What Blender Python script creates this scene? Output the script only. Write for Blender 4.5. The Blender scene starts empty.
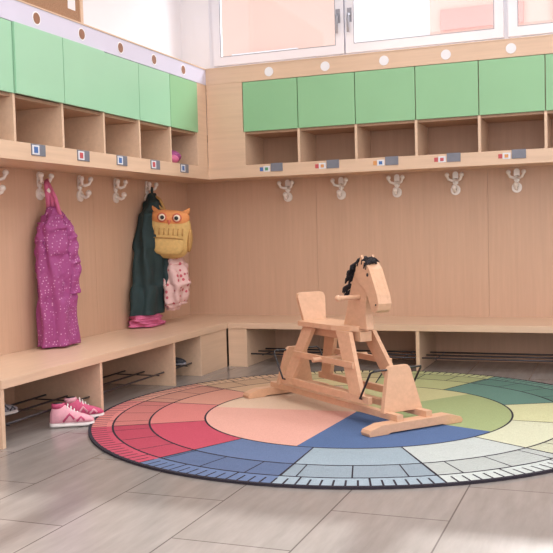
import bpy, bmesh, math, random
from mathutils import Vector, Matrix
random.seed(4)
sc=bpy.context.scene
try:
    sc.view_settings.view_transform='Standard'; sc.view_settings.look='None'
except Exception as e: print(e)

# ------------------------------------------------------------ materials
def lin(c):
    r=[]
    for v in c:
        v/=255.
        r.append(v/12.92 if v<=.04045 else ((v+.055)/1.055)**2.4)
    return (r[0],r[1],r[2],1)
def new(name):
    m=bpy.data.materials.new(name); m.use_nodes=True
    nt=m.node_tree; b=nt.nodes['Principled BSDF']
    return m,nt,b
def plain(name,c,rough=.5,var=0.0,scale=20,bump=0,spec=.5,metal=0):
    m,nt,b=new(name)
    b.inputs['Roughness'].default_value=rough; b.inputs['Metallic'].default_value=metal
    b.inputs['Specular IOR Level'].default_value=spec
    tc=nt.nodes.new('ShaderNodeTexCoord'); n=nt.nodes.new('ShaderNodeTexNoise')
    n.inputs['Scale'].default_value=scale; n.inputs['Detail'].default_value=4
    nt.links.new(tc.outputs['Object'],n.inputs['Vector'])
    r=nt.nodes.new('ShaderNodeValToRGB')
    l=lin(c); k=var
    r.color_ramp.elements[0].position=.3; r.color_ramp.elements[1].position=.7
    r.color_ramp.elements[0].color=(l[0]*(1-k),l[1]*(1-k),l[2]*(1-k),1)
    r.color_ramp.elements[1].color=(min(1,l[0]*(1+k)),min(1,l[1]*(1+k)),min(1,l[2]*(1+k)),1)
    nt.links.new(n.outputs['Fac'],r.inputs['Fac']); nt.links.new(r.outputs['Color'],b.inputs['Base Color'])
    if bump:
        bp=nt.nodes.new('ShaderNodeBump'); bp.inputs['Strength'].default_value=bump; bp.inputs['Distance'].default_value=.01
        nt.links.new(n.outputs['Fac'],bp.inputs['Height']); nt.links.new(bp.outputs['Normal'],b.inputs['Normal'])
    return m
def wood(name,c,axis='z',rough=.38,k=.10):
    m,nt,b=new(name); b.inputs['Roughness'].default_value=rough
    tc=nt.nodes.new('ShaderNodeTexCoord'); mp=nt.nodes.new('ShaderNodeMapping')
    s=[28,28,28]; s['xyz'.index(axis)]=1.3
    mp.inputs['Scale'].default_value=s
    n=nt.nodes.new('ShaderNodeTexNoise'); n.inputs['Scale'].default_value=1.6; n.inputs['Detail'].default_value=6; n.inputs['Roughness'].default_value=.65
    n2=nt.nodes.new('ShaderNodeTexNoise'); n2.inputs['Scale'].default_value=1.1; n2.inputs['Detail'].default_value=2
    nt.links.new(tc.outputs['Object'],mp.inputs['Vector']); nt.links.new(mp.outputs['Vector'],n.inputs['Vector'])
    nt.links.new(tc.outputs['Object'],n2.inputs['Vector'])
    a=nt.nodes.new('ShaderNodeMath'); a.operation='MULTIPLY_ADD'; a.inputs[1].default_value=.35
    nt.links.new(n2.outputs['Fac'],a.inputs[0]); nt.links.new(n.outputs['Fac'],a.inputs[2])
    r=nt.nodes.new('ShaderNodeValToRGB'); r.color_ramp.elements[0].position=.45; r.color_ramp.elements[1].position=.9
    l=lin(c)
    r.color_ramp.elements[0].color=(l[0]*(1-k),l[1]*(1-k*1.15),l[2]*(1-k*1.3),1)
    r.color_ramp.elements[1].color=(min(1,l[0]*(1+k*.7)),min(1,l[1]*(1+k*.7)),min(1,l[2]*(1+k*.7)),1)
    nt.links.new(a.outputs[0],r.inputs['Fac']); nt.links.new(r.outputs['Color'],b.inputs['Base Color'])
    return m

W_wall=wood('beech_panel_v',(205,168,142),'z',.42,.07)
W_x=wood('beech_x',(220,189,162),'x',.35,.08)
W_y=wood('beech_y',(220,189,162),'y',.35,.08)
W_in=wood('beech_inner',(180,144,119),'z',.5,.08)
W_horse=wood('horse_wood',(218,174,142),'x',.35,.1)
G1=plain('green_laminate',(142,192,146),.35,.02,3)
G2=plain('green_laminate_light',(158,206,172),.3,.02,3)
WHITE=plain('white_paint',(238,236,240),.6,.01,5)
CAPW=plain('pale_laminate',(212,208,226),.3,.02,4)
FRAME=plain('window_pvc',(230,230,238),.3,.01,5)
CREAM=plain('satin_hook',(240,233,226),.25,.02,10,metal=.1)
BLACK=plain('black_steel',(32,30,34),.35,.05,30)
STEEL=plain('rack_steel',(70,66,70),.3,.1,30,metal=.6)
HANDLE=plain('handle_alu',(150,152,162),.3,.05,30,metal=.2)
GREY=plain('label_grey',(118,120,132),.4,.05,20)

# ------------------------------------------------------------ mesh builder
class MB:
    def __init__(s): s.v=[]; s.f=[]; s.m=[]; s.sm=[]; s.mats=[]; s.M=Matrix.Identity(4)
    def mi(s,mat):
        if mat not in s.mats: s.mats.append(mat)
        return s.mats.index(mat)
    def add(s,vs,fs,mat,smooth=False):
        o=len(s.v); i=s.mi(mat)
        s.v+=[tuple(s.M@Vector(p)) for p in vs]
        for f in fs: s.f.append(tuple(o+k for k in f)); s.m.append(i); s.sm.append(smooth)
    def box(s,a,b,mat):
        x0,x1=sorted((a[0],b[0]));y0,y1=sorted((a[1],b[1]));z0,z1=sorted((a[2],b[2]))
        s.add([(x0,y0,z0),(x1,y0,z0),(x1,y1,z0),(x0,y1,z0),(x0,y0,z1),(x1,y0,z1),(x1,y1,z1),(x0,y1,z1)],
          [(0,3,2,1),(4,5,6,7),(0,1,5,4),(1,2,6,5),(2,3,7,6),(3,0,4,7)],mat)
    def hexa(s,b4,t4,mat):
        s.add(list(b4)+list(t4),[(0,3,2,1),(4,5,6,7),(0,1,5,4),(1,2,6,5),(2,3,7,6),(3,0,4,7)],mat)
    def prism(s,poly,p0,p1,mat,smooth=False):
        n=len(poly); A=[Vector(p)+Vector(p0) for p in poly]; B=[Vector(p)+Vector(p1) for p in poly]
        s.add(A+B,[tuple(range(n-1,-1,-1)),tuple(range(n,2*n))]+[(i,(i+1)%n,n+(i+1)%n,n+i) for i in range(n)],mat,smooth)
    def loft(s,rings,mat,smooth=True,cap=True):
        n=len(rings[0]); vs=[p for r in rings for p in r]; fs=[]
        for k in range(len(rings)-1):
            for i in range(n):
                fs.append((k*n+i,k*n+(i+1)%n,(k+1)*n+(i+1)%n,(k+1)*n+i))
        if cap:
            fs.append(tuple(range(n-1,-1,-1))); fs.append(tuple((len(rings)-1)*n+i for i in range(n)))
        s.add(vs,fs,mat,smooth)
    def tube(s,pts,r,mat,seg=8):
        pts=[Vector(p) for p in pts]; rs=r if isinstance(r,(list,tuple)) else [r]*len(pts)
        rings=[]; prev=None
        for i,p in enumerate(pts):
            t=(pts[min(i+1,len(pts)-1)]-pts[max(i-1,0)]).normalized()
            if prev is None:
                a=t.orthogonal().normalized()
            else:
                a=(prev-t*prev.dot(t)).normalized()
            prev=a; b=t.cross(a)
            rings.append([p+a*rs[i]*math.cos(2*math.pi*k/seg)+b*rs[i]*math.sin(2*math.pi*k/seg) for k in range(seg)])
        s.loft(rings,mat)
    def ell(s,c,r,mat,R=None,nu=16,nv=10,pw=1.0):
        c=Vector(c); rings=[]
        def sp(x): return math.copysign(abs(x)**pw,x)
        for j in range(1,nv):
            ph=-math.pi/2+math.pi*j/nv
            ring=[]
            for i in range(nu):
                th=2*math.pi*i/nu
                p=Vector((r[0]*sp(math.cos(ph))*sp(math.cos(th)),r[1]*sp(math.cos(ph))*sp(math.sin(th)),r[2]*sp(math.sin(ph))))
                ring.append(c+(R@p if R else p))
            rings.append(ring)
        lo=Vector((0,0,-r[2])); hi=Vector((0,0,r[2]))
        vs=[p for q in rings for p in q]+[c+(R@lo if R else lo),c+(R@hi if R else hi)]
        fs=[]; n=nu
        for k in range(len(rings)-1):
            for i in range(n): fs.append((k*n+i,k*n+(i+1)%n,(k+1)*n+(i+1)%n,(k+1)*n+i))
        L=len(vs)-2; T=(len(rings)-1)*n
        for i in range(n): fs.append((L,(i+1)%n,i)); fs.append((L+1,T+i,T+(i+1)%n))
        s.add(vs,fs,mat,True)
    def obj(s,name,bevel=0,subsurf=0):
        me=bpy.data.meshes.new(name); me.from_pydata(s.v,[],s.f)
        for m in s.mats: me.materials.append(m)
        for p,i,sm in zip(me.polygons,s.m,s.sm): p.material_index=i; p.use_smooth=sm
        me.update()
        bm=bmesh.new(); bm.from_mesh(me); bmesh.ops.recalc_face_normals(bm,faces=bm.faces); bm.to_mesh(me); bm.free()
        o=bpy.data.objects.new(name,me); sc.collection.objects.link(o)
        if bevel:
            b=o.modifiers.new('bevel','BEVEL'); b.width=bevel; b.segments=2; b.limit_method='ANGLE'; b.angle_limit=math.radians(40)
        if subsurf:
            b=o.modifiers.new('sub','SUBSURF'); b.levels=subsurf; b.render_levels=subsurf
        return o

RX,RY,RZ=6.0,-8.2,3.5
# ------------------------------------------------------------ floor
m,nt,b=new('floor_tile')
tc=nt.nodes.new('ShaderNodeTexCoord'); sp=nt.nodes.new('ShaderNodeSeparateXYZ'); cb=nt.nodes.new('ShaderNodeCombineXYZ')
nt.links.new(tc.outputs['Object'],sp.inputs[0])
ad=nt.nodes.new('ShaderNodeMath'); ad.operation='SUBTRACT'; ad.inputs[1].default_value=1.86
ad2=nt.nodes.new('ShaderNodeMath'); ad2.operation='ADD'; ad2.inputs[1].default_value=20.3
nt.links.new(sp.outputs['X'],ad.inputs[0]); nt.links.new(sp.outputs['Y'],ad2.inputs[0])
nt.links.new(ad2.outputs[0],cb.inputs['X']); nt.links.new(ad.outputs[0],cb.inputs['Y'])
br=nt.nodes.new('ShaderNodeTexBrick'); br.inputs['Scale'].default_value=1
br.inputs['Brick Width'].default_value=.8; br.inputs['Row Height'].default_value=.4; br.inputs['Mortar Size'].default_value=.003
br.inputs['Mortar Smooth'].default_value=.2
br.inputs['Color1'].default_value=lin((153,146,142)); br.inputs['Color2'].default_value=lin((142,136,132)); br.inputs['Mortar'].default_value=lin((100,93,90))
nt.links.new(cb.outputs[0],br.inputs['Vector'])
mp=nt.nodes.new('ShaderNodeMapping'); mp.inputs['Scale'].default_value=(10,1.6,1)
nt.links.new(tc.outputs['Object'],mp.inputs['Vector'])
n=nt.nodes.new('ShaderNodeTexNoise'); n.inputs['Scale'].default_value=2.2; n.inputs['Detail'].default_value=7; n.inputs['Roughness'].default_value=.6
nt.links.new(mp.outputs[0],n.inputs['Vector'])
rr=nt.nodes.new('ShaderNodeValToRGB'); rr.color_ramp.elements[0].position=.25; rr.color_ramp.elements[1].position=.75
rr.color_ramp.elements[0].color=(.82,.81,.80,1); rr.color_ramp.elements[1].color=(1.1,1.1,1.1,1)
nt.links.new(n.outputs['Fac'],rr.inputs['Fac'])
mx=nt.nodes.new('ShaderNodeMixRGB'); mx.blend_type='MULTIPLY'; mx.inputs[0].default_value=1
nt.links.new(br.outputs['Color'],mx.inputs[1]); nt.links.new(rr.outputs['Color'],mx.inputs[2]); nt.links.new(mx.outputs[0],b.inputs['Base Color'])
b.inputs['Roughness'].default_value=.22
bp=nt.nodes.new('ShaderNodeBump'); bp.inputs['Strength'].default_value=.12; bp.inputs['Distance'].default_value=.004
nt.links.new(n.outputs['Fac'],bp.inputs['Height']); nt.links.new(bp.outputs[0],b.inputs['Normal'])
q=MB(); q.box((-.2,RY-.2,-.1),(RX+.2,.2,0),m); q.obj('floor')

# ------------------------------------------------------------ walls
q=MB(); q.box((-.2,RY,0),(0,.2,RZ),WHITE); q.obj('wall_left')
q=MB()
wx0,wx1,wz0,wz1=.24,5.2,2.2,3.3
q.box((0,0,0),(RX,.2,wz0),WHITE); q.box((0,0,wz0),(wx0,.2,wz1),WHITE); q.box((wx1,0,wz0),(RX,.2,wz1),WHITE); q.box((0,0,wz1),(RX,.2,RZ),WHITE)
q.obj('wall_back')
q=MB(); q.box((RX,RY,0),(RX+.2,.2,RZ),WHITE); q.obj('wall_right')
q=MB(); q.box((-.2,RY-.2,0),(RX+.2,RY,RZ),WHITE); q.obj('wall_front')
q=MB(); q.box((-.2,RY-.2,RZ),(RX+.2,.2,RZ+.1),WHITE); q.obj('ceiling')
q=MB()
for a,c in ((.0125,1.0793),(1.0807,2.3333),(2.3347,3.5873),(3.5887,RX)): q.box((a,-.012,0),(c,0,1.40),W_wall)
q.obj('trim_1')
q=MB()
for a,c in ((0,1.3623),(1.3637,2.6163),(2.6177,6)): q.box((0,-a,0),(.012,-c,1.40),W_wall)
q.obj('trim_2')

# ------------------------------------------------------------ window
glass,nt,b=new('window_glass')
nt.nodes.remove(b); tr=nt.nodes.new('ShaderNodeBsdfTransparent'); gl=nt.nodes.new('ShaderNodeBsdfGlossy'); gl.inputs['Roughness'].default_value=.02
tr.inputs[0].default_value=(.98,.985,.985,1); ms=nt.nodes.new('ShaderNodeMixShader'); ms.inputs[0].default_value=.05
nt.links.new(tr.outputs[0],ms.inputs[1]); nt.links.new(gl.outputs[0],ms.inputs[2]); nt.links.new(ms.outputs[0],nt.nodes['Material Output'].inputs[0])
q=MB()
q.box((wx0,.001,wz0+.001),(wx1,.12,wz0+.045),FRAME); q.box((wx0,.001,wz1-.05),(wx1,.12,wz1),FRAME)
q.box((wx0,.001,wz0+.045),(wx0+.055,.12,wz1-.05),FRAME); q.box((wx1-.055,.001,wz0+.045),(wx1,.12,wz1-.05),FRAME)
mull=[(1.315,1.355),(2.445,2.505),(3.60,3.66)]
for a,c in mull: q.box((a,.002,wz0+.045),(c,.12,wz1-.05),FRAME)
sash=[(.285,1.329),(1.341,2.460),(2.490,3.625),(3.632,5.16)]
for a,c in sash:
    t=.062; z0,z1=wz0+.03,wz1-.04; y0,y1=-.032,-.002
    q.box((a,y0,z0),(c,y1,z0+t),FRAME); q.box((a,y0,z1-t),(c,y1,z1),FRAME)
    q.box((a,y0,z0+t),(a+t,y1,z1-t),FRAME); q.box((c-t,y0,z0+t),(c,y1,z1-t),FRAME)
    q.box((a+t,-.012,z0+t),(c-t,-.008,z1-t),glass)
    g=.005
    for (p,r_) in (((a+t,-.034,z0+t),(c-t,-.030,z0+t+g)),((a+t,-.034,z0+t+g),(a+t+g,-.030,z1-t)),((c-t-g,-.034,z0+t+g),(c-t,-.030,z1-t))): q.box(p,r_,HANDLE)
for hx in (1.288,1.375):
    q.box((hx-.016,-.038,2.45),(hx+.016,-.032,2.55),HANDLE)
    q.tube([(hx,-.035,2.50),(hx,-.07,2.50),(hx,-.075,2.485),(hx,-.075,2.37)],.011,HANDLE)
q.obj('window_1')

# exterior building seen through the window
FAC=plain('facade_pink',(238,202,192),.9,.03,.7); FAC2=plain('facade_white',(244,242,250),.9,.02,1); FAC3=plain('facade_rose',(224,168,162),.9,.03,1)
q=MB()
q.box((-18,14,-1),(-2.7,15,8),FAC); q.box((-2.7,14.2,-1),(-.75,15,8),FAC2); q.box((-.75,14,-1),(18,15,8),FAC)
for i in range(7):
    q.box((-.5+i*2.4,13.9,5.35),(1.3+i*2.4,14.05,5.8),FAC3)
    q.box((-5.6-i*2.6,13.9,4.9),(-3.9-i*2.6,14.05,5.3),FAC2)
q.obj('neighbour_building')

# ------------------------------------------------------------ cabinets
HOLE=plain('hole_brown',(150,104,80),.6,.1,30)
PICW=plain('picture_paper',(222,222,228),.5,.05,90)
PICS=[plain('pic_red',(190,80,86),.5,.1,90),plain('pic_blue',(70,110,170),.5,.1,90),plain('pic_green',(90,150,110),.5,.1,90),plain('pic_orange',(215,150,90),.5,.1,90)]
def cabinet(name,mapf,u0,u1,first,g,n,first_lab,lit):
    q=MB(); D=.374
    Wl=W_x if not lit else W_y
    def bx(a,b,mat): q.box(mapf(*a),mapf(*b),mat)
    Z0,Z1,ZD,ZT,ZC=1.345,1.435,1.674,2.026,2.14
    bx((u0,.0125,Z0),(u1,D,Z1),Wl)
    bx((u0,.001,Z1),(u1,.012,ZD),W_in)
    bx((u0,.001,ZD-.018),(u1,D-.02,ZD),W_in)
    bx((u0,.001,ZT+.02),(u1,D-.018,ZC),Wl)
    bx((u0,D-.018,ZT+.004),(u1,D,ZC),CAPW if lit else Wl)
    bx((u0,D-.02,ZC),(u1,D+.004,ZC+.008),Wl)
    bx((.374,D-.018,Z1),(first-.004,D-.002,ZT+.004),Wl)
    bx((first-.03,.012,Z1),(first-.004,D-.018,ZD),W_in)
    for k in range(n+1):
        u=first+k*g
        bx((u-.009,.012,Z1),(u+.009,D-.004,ZD-.0),Wl)
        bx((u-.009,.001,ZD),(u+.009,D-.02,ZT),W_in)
        if k<n:
            off=.0
            if lit and k in (3,4): off=.012
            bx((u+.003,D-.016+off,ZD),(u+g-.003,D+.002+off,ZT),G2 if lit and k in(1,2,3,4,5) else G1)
            c=u+g/2
            p=Vector(mapf(c,D,2.085)); nrm=Vector(mapf(0,1,0))-Vector(mapf(0,0,0)); al=Vector(mapf(1,0,0))-Vector(mapf(0,0,0))
            def disc(r,t,mat):
                ring=[p+al*r*math.cos(2*math.pi*i/24)+Vector((0,0,1))*r*math.sin(2*math.pi*i/24) for i in range(24)]
                q.prism(ring,nrm*0,nrm*t,mat)
            if lit:
                disc(.036,.002,WHITE); disc(.029,.003,HOLE)
            else: disc(.033,.004,WHITE)
            cc=c+first_lab
            if lit:
                bx((cc-.06,D,1.375),(cc+.06,D+.004,1.434),GREY)
                bx((cc-.005,D+.004,1.38),(cc+.055,D+.0055,1.428),PICW)
                bx((cc+.008,D+.0055,1.388),(cc+.042,D+.0065,1.42),PICS[1] if k%2==0 else PICS[0])
            else:
                bx((cc-.005,D,1.380),(cc+.085,D+.006,1.438),GREY)
                bx((cc-.09,D,1.385),(cc-.065,D+.002,1.413),random.choice(PICS))
                bx((cc-.062,D,1.38),(cc-.012,D+.002,1.42),PICW)
                bx((cc-.05,D+.002,1.388),(cc-.026,D+.003,1.41),random.choice(PICS))
    q.obj(name,.0015)
cabinet('locker_cabinet',lambda u,v,z:(u,-v,z),.374,5.9,.662,.418,12,.0,False)
cabinet('locker_cabinet',lambda u,v,z:(v,-u,z),.001,4.75,.527,.418,10,.03,True)

# ------------------------------------------------------------ benches
def bench(name,mapf,u0,u1,sup,closed,side,start):
    q=MB(); w=.58; zt=.314; Wl=W_y if side else W_x
    def bx(a,b,mat): q.box(mapf(*a),mapf(*b),mat)
    bx((u0,.0125,zt-.042),(u1,w,zt),Wl)
    for u in sup: bx((u,.0125,0),(u+.024,w-.006,zt-.042),Wl)
    a,c=closed; bx((a,w-.03,0),(c,w-.008,zt-.042),Wl)
    S=[s for s in sup if s>=start]
    for s0,s1 in zip(S,S[1:]):
        for v,z in ((.50,.085),(.36,.085),(.22,.085)):
            q.tube([mapf(s0+.024,v,z),mapf(s1,v,z)],.006,STEEL)
        for uu in (s0+.12,s1-.1):
            q.tube([mapf(uu,.20,.080),mapf(uu,.52,.080)],.004,STEEL)
    q.obj(name,.002)
bench('cloakroom_bench',lambda u,v,z:(v,-u,z),.013,3.07,[.98,1.37,2.22,3.046],(.58,1.0),True,.9)
bench('cloakroom_bench',lambda u,v,z:(u,-v,z),.581,5.8,[.70,1.93,3.16,4.39,5.6],(.582,.71),False,.6)

# ------------------------------------------------------------ coat hooks
def hook(mapf,u):
    q=MB()
    def P(du,v,z): return mapf(u+du,.012+v,z)
    def capsule(z0,z1,r,t):
        ring=[]
        for i in range(20):
            th=2*math.pi*i/20
            ring.append(Vector(P(r*math.cos(th),0,(z1 if math.sin(th)>=0 else z0)+r*math.sin(th))))
        d=Vector(P(0,t,0))-Vector(P(0,0,0)); q.prism(ring,d*0,d,CREAM)
    capsule(1.262,1.318,.020,.010)
    # upper pair of arms with round tips
    for s in (-1,1):
        q.tube([P(0,.006,1.282),P(s*.02,.03,1.272),P(s*.040,.048,1.280),P(s*.050,.054,1.302)],[.011,.011,.010,.010],CREAM)
        q.ell(P(s*.051,.054,1.312),(.017,.017,.017),CREAM,nu=12,nv=8)
    # lower single arm with round tip on a round foot plate
    capsule(1.205,1.209,.034,.012)
    q.tube([P(0,.008,1.215),P(0,.045,1.196),P(0,.062,1.203),P(0,.068,1.218)],.011,CREAM)
    q.ell(P(0,.068,1.224),(.019,.019,.019),CREAM,nu=12,nv=8)
    q.tube([P(0,.004,1.21),P(0,.006,1.29)],.009,CREAM)
    q.obj('coat_hook',.001)
for k in range(12): hook(lambda u,v,z:(u,-v,z),.860+.418*k)
HY=[.66,1.09,1.52,1.94,2.36,2.78]
for u in HY: hook(lambda u,v,z:(v,-u,z),u)

# ------------------------------------------------------------ pin board
CORK=plain('cork',(168,130,102),.9,.15,120,.3)
q=MB(); q.box((.001,-3.6,2.27),(.018,-1.45,3.2),CORK)
for a,c in (((.001,-3.63,2.245),(.026,-1.42,2.27)),((.001,-3.63,3.2),(.026,-1.42,3.225)),((.001,-1.45,2.27),(.026,-1.42,3.2)),((.001,-3.63,2.27),(.026,-3.6,3.2))): q.box(a,c,W_y)
q.box((.018,-1.58,2.36),(.021,-1.5,2.52),WHITE); q.box((.018,-1.95,2.44),(.021,-1.75,2.7),WHITE)
q.obj('pin_board',.001)

# ------------------------------------------------------------ rug
RC=(1.908,-1.938); RR=1.358
def rc(c):
    g=(c[0]*.35+c[1]*.5+c[2]*.15); c=tuple(int(min(240,(v*.86+g*.14)*.98)) for v in c)
    key='rug_%d_%d_%d'%c
    return bpy.data.materials.get(key) or plain(key,c,.95,.06,160,.4,.15)
OUT=[(-180,-150,(218,126,120)),(-150,-116,(200,74,96)),(-116,-88,(98,118,158)),(-88,-60,(150,168,180)),(-60,-32,(188,196,192)),(-32,-2,(206,208,178)),
 (-2,26,(206,208,158)),(26,66,(102,144,130)),(66,98,(184,190,132)),(98,126,(214,198,146)),(126,154,(214,176,142)),(154,180,(216,150,130))]
INN=[(-176,-94,(228,166,150)),(-94,-22,(84,110,158)),(-22,52,(160,176,120)),(52,112,(200,198,142)),(112,184,(224,190,162))]
LINE=plain('rug_line',(58,54,62),.95,.05,100,0,.1)
q=MB(); zt=.010
def arc(r0,r1,a0,a1,mat,z=zt,st=3.):
    n=max(1,int(abs(a1-a0)/st)); vs=[];fs=[]
    for i in range(n+1):
        a=math.radians(a0+(a1-a0)*i/n)
        vs+=[(RC[0]+r0*math.cos(a),RC[1]+r0*math.sin(a),z),(RC[0]+r1*math.cos(a),RC[1]+r1*math.sin(a),z)]
    for i in range(n): fs.append((2*i,2*i+1,2*i+3,2*i+2))
    q.add(vs,fs,mat)
for a0,a1,c in OUT:
    arc(.78,1.06,a0,a1,rc(c))
    c2=tuple(int(v*.94) for v in c) ; arc(1.06,1.24,a0,a1,rc(c2))
    c3=tuple(min(255,int(v*1.0+5)) for v in c); arc(1.24,1.345,a0,a1,rc(c3))
    arc(.78,1.24,a0-.25,a0+.25,LINE,zt+.0006)
for a0,a1,c in INN: arc(.0005,.78,a0,a1,rc(c))
for r in (.78,1.06,1.24): arc(r-.005,r+.005,0,360,LINE,zt+.0006)
for i in range(180):
    a=i*2
    arc(1.27 if i%6 else 1.24,1.345,a-.18,a+.18,LINE,zt+.0006)
for i in range(36):
    a=i*10+5; arc(1.06,1.24,a-.15,a+.15,LINE,zt+.0005)
arc(1.343,1.358,0,360,LINE,zt+.0007)
ring=[[(RC[0]+RR*math.cos(2*math.pi*i/120),RC[1]+RR*math.sin(2*math.pi*i/120),z) for i in range(120)] for z in (.0005,zt)]
q.loft(ring,LINE,False,False)
q.obj('round_rug')

# ------------------------------------------------------------ rocking horse
q=MB(); h=Vector((.772,-.636,0)).normalized(); l=Vector((-h.y,h.x,0))
O=Vector((1.82,-1.88,.011))
q.M=Matrix(((h.x,l.x,0,O.x),(h.y,l.y,0,O.y),(0,0,1,O.z),(0,0,0,1)))
W=W_horse
for s in (-1,1):
    a=s*.585
    prof=[(-.27,0),(-.17,0),(-.15,.006),(.15,.006),(.17,0),(.27,0),(.275,.014),(.265,.028),(.20,.046),(-.20,.046),(-.265,.028),(-.275,.014)]
    q.prism([(a,b_,z) for b_,z in prof],(-.034,0,0),(.034,0,0),W)
    tp=[(-.115,.07),(.115,.07),(.065,.27),(.05,.285),(-.05,.285),(-.065,.27)]
    q.prism([(s*.50-s*(z-.07)*.12,b_,z) for b_,z in tp],(-.014,0,0),(.014,0,0),W)
    for t in (-1,1):
        q.tube([(s*.475,0,.268),(s*.475,t*.14,.268),(s*.46,t*.15,.258),(s*.37,t*.15,.125),(s*.365,t*.12,.118)],.0055,BLACK)
for t in (-1,1):
    q.box((-.60,t*.085-.018,.044),(.60,t*.085+.018,.075),W)
    q.box((-.42,t*.125-.012,.10),(.42,t*.125+.012,.135),W)
    q.box((-.30,t*.112-.010,.255),(.27,t*.112+.010,.285),W)
    for (a0,a1,b0,b1) in ((-.25,-.15,-.40,-.31),(.07,.19,.28,.38)):
        y0,y1=t*.072,t*.128; th=.012
        q.hexa([(b0,y1-th,.10),(b1,y1-th,.10),(b1,y1+th,.10),(b0,y1+th,.10)],[(a0,y0-th,.425),(a1,y0-th,.425),(a1,y0+th,.425),(a0,y0+th,.425)],W)
q.box((-.27,-.035,.375),(.22,.035,.425),W)
q.tube([(-.02,-.17,.27),(-.02,.17,.27)],.013,W,12)
seat=[(-.30,-.08),(-.27,-.105),(.05,-.095),(.16,-.06),(.20,-.03),(.20,.03),(.16,.06),(.05,.095),(-.27,.105),(-.30,.08)]
q.prism([(a,b_,.425) for a,b_ in seat],(0,0,0),(0,0,.026),W)
bk=[(-.07,.45),(.07,.45),(.088,.575),(.08,.595),(.06,.602),(-.06,.602),(-.08,.595),(-.088,.575)]
q.prism([(-.27-(z-.45)*.25,b_,z) for b_,z in bk],(-.012,0,0),(.012,0,0),W)
def hz(z): return .44+(z-.44)*.93
neck=[(.05,.44),(.08,.52),(.105,.60),(.135,.68),(.165,.745),(.205,.79),(.25,.81),(.285,.80),(.315,.765),(.345,.70),(.375,.63),(.385,.585),(.375,.55),(.35,.535),(.325,.55),(.305,.60),(.285,.64),(.265,.63),(.255,.58),(.25,.52),(.255,.47),(.26,.44)]
q.prism([(a,0,hz(z)) for a,z in neck],(0,-.022,0),(0,.022,0),W)
ck=[(.205,.79),(.25,.81),(.285,.80),(.315,.765),(.345,.70),(.375,.63),(.385,.585),(.375,.55),(.35,.535),(.325,.55),(.305,.60),(.275,.655),(.225,.69),(.195,.74)]
for t in (-1,1):
    q.prism([(a,0,hz(z)) for a,z in ck],(0,t*.022,0),(0,t*.040,0),W)
    q.ell((.300,t*.041,hz(.735)),(.009,.004,.009),BLACK,nu=10,nv=8)
    q.ell((.365,t*.041,hz(.58)),(.005,.003,.005),BLACK,nu=10,nv=8)
    q.prism([(.225,t*.03,hz(.80)),(.262,t*.03,hz(.80)),(.248,t*.034,hz(.84))],(0,-.007,0),(0,.007,0),W)
q.tube([(.20,-.15,.60),(.20,.15,.60)],.012,W,14)
for t in (-1,1): q.ell((.20,t*.15,.60),(.016,.016,.016),W,nu=12,nv=8)
HAIR=plain('mane_yarn',(34,30,34),.9,.3,60)
crest=[(.30,.80),(.25,.822),(.205,.802),(.165,.757),(.13,.69),(.105,.62)]
for i in range(90):
    t=random.random()*(len(crest)-1); k=min(int(t),len(crest)-2); fr=t-k
    a=crest[k][0]*(1-fr)+crest[k+1][0]*fr; z=hz(crest[k][1]*(1-fr)+crest[k+1][1]*fr)
    sd=random.choice((-1,1)); L=random.uniform(.025,.045)
    back=Vector((-.5,0,.5)) if k>0 else Vector((.2,0,.6))
    p0=Vector((a,random.uniform(-.018,.018),z-.006)); p1=p0+back*.02+Vector((0,sd*.012,0)); p2=p1+Vector((-.010,sd*.022,-L*.4)); p3=p2+Vector((-.004,sd*.005,-L*.6))
    q.tube([p0,p1,p2,p3],[.006,.008,.007,.003],HAIR,6)
ho=q.obj('rocking_horse',.004)

# ------------------------------------------------------------ garments
def dotted(name,base,dot,scale,thr):
    m,nt,b=new(name); b.inputs['Roughness'].default_value=.7
    tc=nt.nodes.new('ShaderNodeTexCoord'); v=nt.nodes.new('ShaderNodeTexVoronoi'); v.inputs['Scale'].default_value=scale; v.inputs['Randomness'].default_value=.55
    nt.links.new(tc.outputs['Object'],v.inputs['Vector'])
    r=nt.nodes.new('ShaderNodeValToRGB'); r.color_ramp.elements[0].position=thr; r.color_ramp.elements[1].position=thr+.05
    r.color_ramp.elements[0].color=lin(dot); r.color_ramp.elements[1].color=lin(base)
    nt.links.new(v.outputs['Distance'],r.inputs['Fac']); nt.links.new(r.outputs[0],b.inputs['Base Color'])
    n=nt.nodes.new('ShaderNodeTexNoise'); n.inputs['Scale'].default_value=14; n.inputs['Distortion'].default_value=1.2
    nt.links.new(tc.outputs['Object'],n.inputs['Vector'])
    bp=nt.nodes.new('ShaderNodeBump'); bp.inputs['Strength'].default_value=.6; bp.inputs['Distance'].default_value=.02
    nt.links.new(n.outputs['Fac'],bp.inputs['Height']); nt.links.new(bp.outputs['Normal'],b.inputs['Normal'])
    return m
PUR=dotted('magenta_rainwear',(154,68,126),(210,154,188),54,.19)
PINK=plain('pink_fabric',(212,110,150),.7,.1,40,.3)
NAVY=plain('dark_green_fabric',(30,52,54),.75,.15,14,.8)
def drape(q,axis,mat,folds=5,amp=.14,seg=48,ph=0,bot=None):
    N=44; rings=[]
    for j in range(N+1):
        t=j/N*(len(axis)-1); k=min(int(t),len(axis)-2); f=t-k; f=f*f*(3-2*f)
        A=[axis[k][i]*(1-f)+axis[k+1][i]*f for i in range(5)]
        ring=[]
        for i in range(seg):
            th=2*math.pi*i/seg
            m=1+amp*(j/N*.8+.2)*math.sin(folds*th+ph+2.2*math.sin(j*.11+ph))+.04*math.sin(3*th+j*.37+ph)
            wr=.006*math.sin(j*.9+th*2+ph)+.004*math.sin(j*.5-th*5+ph)
            ring.append((max(A[0]+A[3]*m*math.cos(th)+wr,.016),A[1]+A[4]*m*math.sin(th),A[2]))
        rings.append(ring)
    q.loft(rings,mat)
q=MB()
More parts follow.
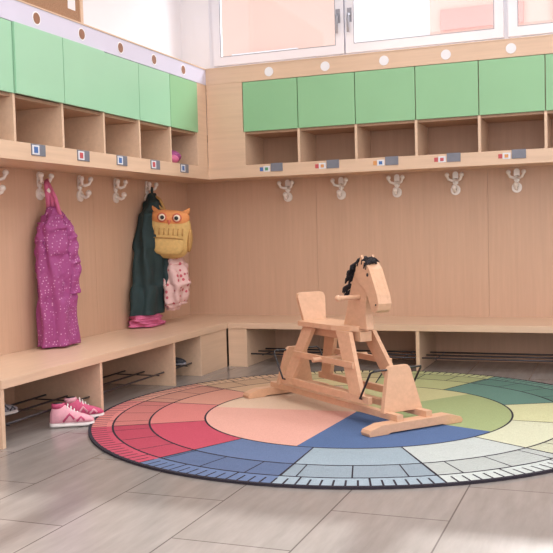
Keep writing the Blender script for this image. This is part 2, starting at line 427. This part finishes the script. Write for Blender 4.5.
drape(q,[(.10,-1.925,1.13,.015,.04),(.10,-1.925,1.08,.055,.08),(.10,-1.93,1.0,.07,.12),(.105,-1.94,.85,.075,.13),(.115,-1.95,.60,.08,.14),(.12,-1.95,.325,.085,.15)],PUR,6,.17)
drape(q,[(.14,-1.88,1.05,.03,.04),(.165,-1.87,.95,.038,.045),(.175,-1.87,.8,.04,.05),(.175,-1.88,.62,.038,.045)],PUR,4,.12,24,1)
drape(q,[(.08,-2.00,1.04,.03,.035),(.085,-2.03,.93,.038,.045),(.09,-2.04,.72,.038,.045)],PUR,4,.1,24,2)
q.tube([(.07,-1.93,1.10),(.075,-1.945,1.20),(.07,-1.945,1.26),(.062,-1.94,1.285),(.075,-1.935,1.25),(.095,-1.93,1.2),(.10,-1.93,1.12)],.016,PINK)
q.tube([(.15,-1.93,1.06),(.12,-1.935,1.18),(.075,-1.94,1.27)],.012,PINK)
q.obj('rain_overalls')
q=MB()
drape(q,[(.06,-.66,1.25,.015,.03),(.075,-.68,1.19,.05,.07),(.085,-.73,1.10,.07,.115),(.09,-.79,.85,.08,.14),(.09,-.83,.60,.085,.15),(.09,-.86,.40,.09,.165)],NAVY,5,.18)
drape(q,[(.13,-.64,1.12,.03,.04),(.165,-.66,1.0,.038,.045),(.18,-.70,.75,.038,.05),(.18,-.72,.58,.038,.045)],NAVY,4,.1,24,1)
drape(q,[(.09,-.87,.40,.080,.155),(.092,-.87,.36,.085,.155),(.095,-.87,.322,.095,.165)],PINK,5,.18,40,0)
q.tube([(.06,-.67,1.20),(.06,-.665,1.27),(.055,-.66,1.29)],.01,NAVY)
q.obj('snow_overalls')

# ------------------------------------------------------------ owl backpack
ORG=plain('orange_fabric',(226,150,92),.8,.06,60); YEL=plain('khaki_yellow_fabric',(208,172,108),.8,.10,50); RED=plain('coral_fabric',(202,108,82),.8,.05,60)
TAN=plain('tan_fabric',(188,146,88),.8,.08,60)
EYE=plain('eye_white',(236,222,200),.5,.02,30)
q=MB(); C=Vector((.215,-.715,.965)); fw=Vector((.40,-.917,0)).normalized(); rt=Vector((-fw.y,fw.x,0))
q.M=Matrix(((rt.x,-fw.x,0,C.x),(rt.y,-fw.y,0,C.y),(0,0,1,C.z),(0,0,0,1)))@Matrix.Rotation(math.radians(5),4,'Y')@Matrix.Scale(.95,4)
q.ell((0,0,-.02),(.162,.08,.175),YEL,nu=28,nv=18,pw=.66)
q.ell((0,-.003,.105),(.145,.084,.062),ORG,nu=28,nv=14,pw=.7)
cir=[2*math.pi*i/12 for i in range(12)]
for s in (-1,1):
    q.loft([[(s*(.095+.045*math.cos(t)),.03*math.sin(t),.14) for t in cir],[(s*(.118+.026*math.cos(t)),.02*math.sin(t),.165) for t in cir],[(s*(.138+.004*math.cos(t)),.004*math.sin(t),.19) for t in cir]],ORG)
    q.ell((s*.055,-.086,.108),(.036,.010,.036),RED,nu=20); q.ell((s*.055,-.094,.108),(.025,.008,.025),EYE,nu=20); q.ell((s*.052,-.101,.107),(.015,.006,.015),BLACK,nu=16)
    q.ell((s*.155,-.02,-.05),(.022,.05,.09),TAN,nu=16)
    q.tube([(s*.07,.07,.12),(s*.075,.12,.02),(s*.07,.10,-.12),(s*.08,.07,-.16)],.014,TAN)
q.loft([[(.016*math.cos(t),-.09+.010*math.sin(t),.09) for t in cir],[(.002*math.cos(t),-.10+.002*math.sin(t),.055) for t in cir]],RED)
q.ell((0,-.062,-.095),(.12,.04,.075),YEL,nu=24,nv=14,pw=.7)
q.tube([(-.11,-.085,-.045),(-.05,-.103,-.04),(.05,-.103,-.04),(.11,-.085,-.045)],.005,TAN)
for i in range(7):
    x=(i-3)*.034; q.tube([(x,-.079,.03),(x,-.084,.0),(x,-.084,-.02)],.004,TAN)
q.M=Matrix.Identity(4)
q.tube([(.19,-.70,1.10),(.13,-.68,1.20),(.075,-.665,1.235),(.06,-.66,1.225),(.10,-.69,1.17),(.20,-.72,1.10)],.010,TAN)
q.obj('owl_backpack')

FLO=dotted('floral_fabric',(222,186,182),(190,84,98),26,.28)
q=MB()
drape(q,[(.18,-.64,.82,.05,.06),(.2,-.64,.74,.085,.10),(.22,-.64,.60,.095,.12),(.205,-.65,.46,.065,.10),(.19,-.66,.41,.03,.05)],FLO,6,.24,40,.5)
q.tube([(.18,-.64,.81),(.10,-.65,1.05),(.062,-.66,1.22)],.009,FLO)
q.obj('floral_scarf')

# ------------------------------------------------------------ shoes
def shoe(name,pos,ang,up,sole,accent,L=.21,z=0,hs=1.0):
    q=MB(); q.M=Matrix.Translation((pos[0],pos[1],z))@Matrix.Rotation(ang,4,'Z')@Matrix.Diagonal((1,1,hs,1))
    S=[(0,.018,.05),(.06,.030,.075),(.2,.034,.085),(.36,.034,.08),(.5,.036,.062),(.65,.040,.05),(.8,.042,.042),(.92,.034,.034),(1.,.014,.024)]
    def sec(t,w,z0,h,n=16):
        r=[]
        for i in range(n):
            th=2*math.pi*i/n; c,s_=math.cos(th),math.sin(th)
            r.append(((t-.5)*L,w*math.copysign(abs(c)**.6,c)*(1 if s_<0 else 1-.35*max(0,s_)),z0+(h-z0)*(.5+.5*math.copysign(abs(s_)**.7,s_))))
        return r
    q.loft([sec(t*1.0,w*1.06,0,.018) for t,w,_ in S],sole)
    q.loft([sec(.01+t*.98,w,.014,hh) for t,w,hh in S],up)
    n=16
    q.loft([[((.2+.15*math.cos(t)-.5)*L,.026*math.sin(t),zz) for t in [2*math.pi*i/n for i in range(n)]] for zz in (.07,.088)],accent)
    q.loft([[((.2+.11*math.cos(t)-.5)*L,.019*math.sin(t),zz) for t in [2*math.pi*i/n for i in range(n)]] for zz in (.075,.090)],BLACK)
    for i in range(4):
        x=(.40+.07*i-.5)*L; hz_=.078-.010*i
        q.tube([(x,-.022,hz_-.01),(x+.004,0,hz_+.004),(x,.022,hz_-.01)],.004,sole)
    for s in (-1,1):
        q.tube([((.3-.5)*L,s*.036,.022),((.45-.5)*L,s*.034,.05),((.55-.5)*L,s*.037,.03)],.005,accent)
        q.tube([((.6-.5)*L,s*.038,.022),((.7-.5)*L,s*.036,.036),((.78-.5)*L,s*.040,.024)],.005,accent)
    q.obj(name)
HP=plain('hot_pink',(200,80,120),.6,.15,60); SW=plain('sole_white',(230,223,221),.6,.03,30); PK=plain('pale_pink',(226,164,178),.6,.08,50)
GS=plain('grey_shoe',(140,138,146),.7,.1,50); DK=plain('dark_shoe',(52,54,62),.7,.15,50)
shoe('sneaker',(.60,-2.56),math.radians(34),PK,SW,HP,.22,0,1.35)
shoe('sneaker',(.555,-2.39),math.radians(52),HP,SW,PK,.22,0,1.35)
shoe('sneaker',(.36,-2.80),math.radians(82),GS,SW,DK,.18,.092)
shoe('sneaker',(.42,-1.14),math.radians(15),DK,GS,DK,.2,.092)
shoe('sneaker',(.40,-1.27),math.radians(8),DK,GS,DK,.2,.092)
q=MB(); q.ell((.25,-.78,1.488),(.10,.10,.052),PUR,nu=24); q.ell((.32,-.83,1.467),(.04,.05,.03),PINK,nu=16); q.obj('knitted_hat')

# ------------------------------------------------------------ lights
def area(name,loc,rot,sx,sy,p,col=(1,1,1)):
    d=bpy.data.lights.new(name,'AREA'); d.shape='RECTANGLE'; d.size=sx; d.size_y=sy; d.energy=p; d.color=col
    o=bpy.data.objects.new(name,d); o.location=loc; o.rotation_euler=rot; sc.collection.objects.link(o); return o
area('ceiling_fill',(2.6,-3.2,3.4),(0,0,0),3.6,3.6,84,(1,.97,.95))  # unseen overhead softbox, added to brighten the closed room
area('ceiling_fill',(3.0,-6.4,3.4),(0,0,0),3.6,2.4,62,(1,.97,.95))  # second added overhead softbox, above the camera
area('skylight_outside',(2.7,1.3,4.6),(math.radians(-48),0,0),5,1.6,480,(.98,.98,1))
area('side_fill',(5.9,-3.8,1.9),(0,math.radians(90),0),2,4,46,(1,.98,.97))  # added fill from the right; that wall has no opening
area('rear_fill',(3.0,-8.1,1.7),(math.radians(90),0,0),5,2.4,55,(1,.98,.97))  # fill added behind the camera for front-facing surfaces, no window there
w=bpy.data.worlds.new('World'); sc.world=w; w.use_nodes=True
w.node_tree.nodes['Background'].inputs[0].default_value=(1,.985,.98,1); w.node_tree.nodes['Background'].inputs[1].default_value=1.35
sd=bpy.data.lights.new('sun','SUN'); sd.energy=5.0; sd.angle=.02; sd.color=(1,.98,.95)
so=bpy.data.objects.new('sun',sd); so.rotation_euler=(math.radians(-56.5),0,0); so.location=(2,6,6); sc.collection.objects.link(so)

# ------------------------------------------------------------ camera
yaw,pitch,roll=.3661,.0503,.0272
F=Vector((-math.sin(yaw)*math.cos(pitch),math.cos(yaw)*math.cos(pitch),-math.sin(pitch)))
R0=Vector((math.cos(yaw),math.sin(yaw),0)); U0=R0.cross(F)
c,s=math.cos(roll),math.sin(roll)
R=R0*c-U0*s; U=R0*s+U0*c; B=-F
cd=bpy.data.cameras.new('camera'); co=bpy.data.objects.new('camera',cd); sc.collection.objects.link(co)
co.matrix_world=Matrix(((R.x,U.x,B.x,3.1751),(R.y,U.y,B.y,-6.3451),(R.z,U.z,B.z,.95),(0,0,0,1)))
cd.sensor_width=36; cd.lens=892.2/553*36; cd.clip_end=200
sc.camera=co
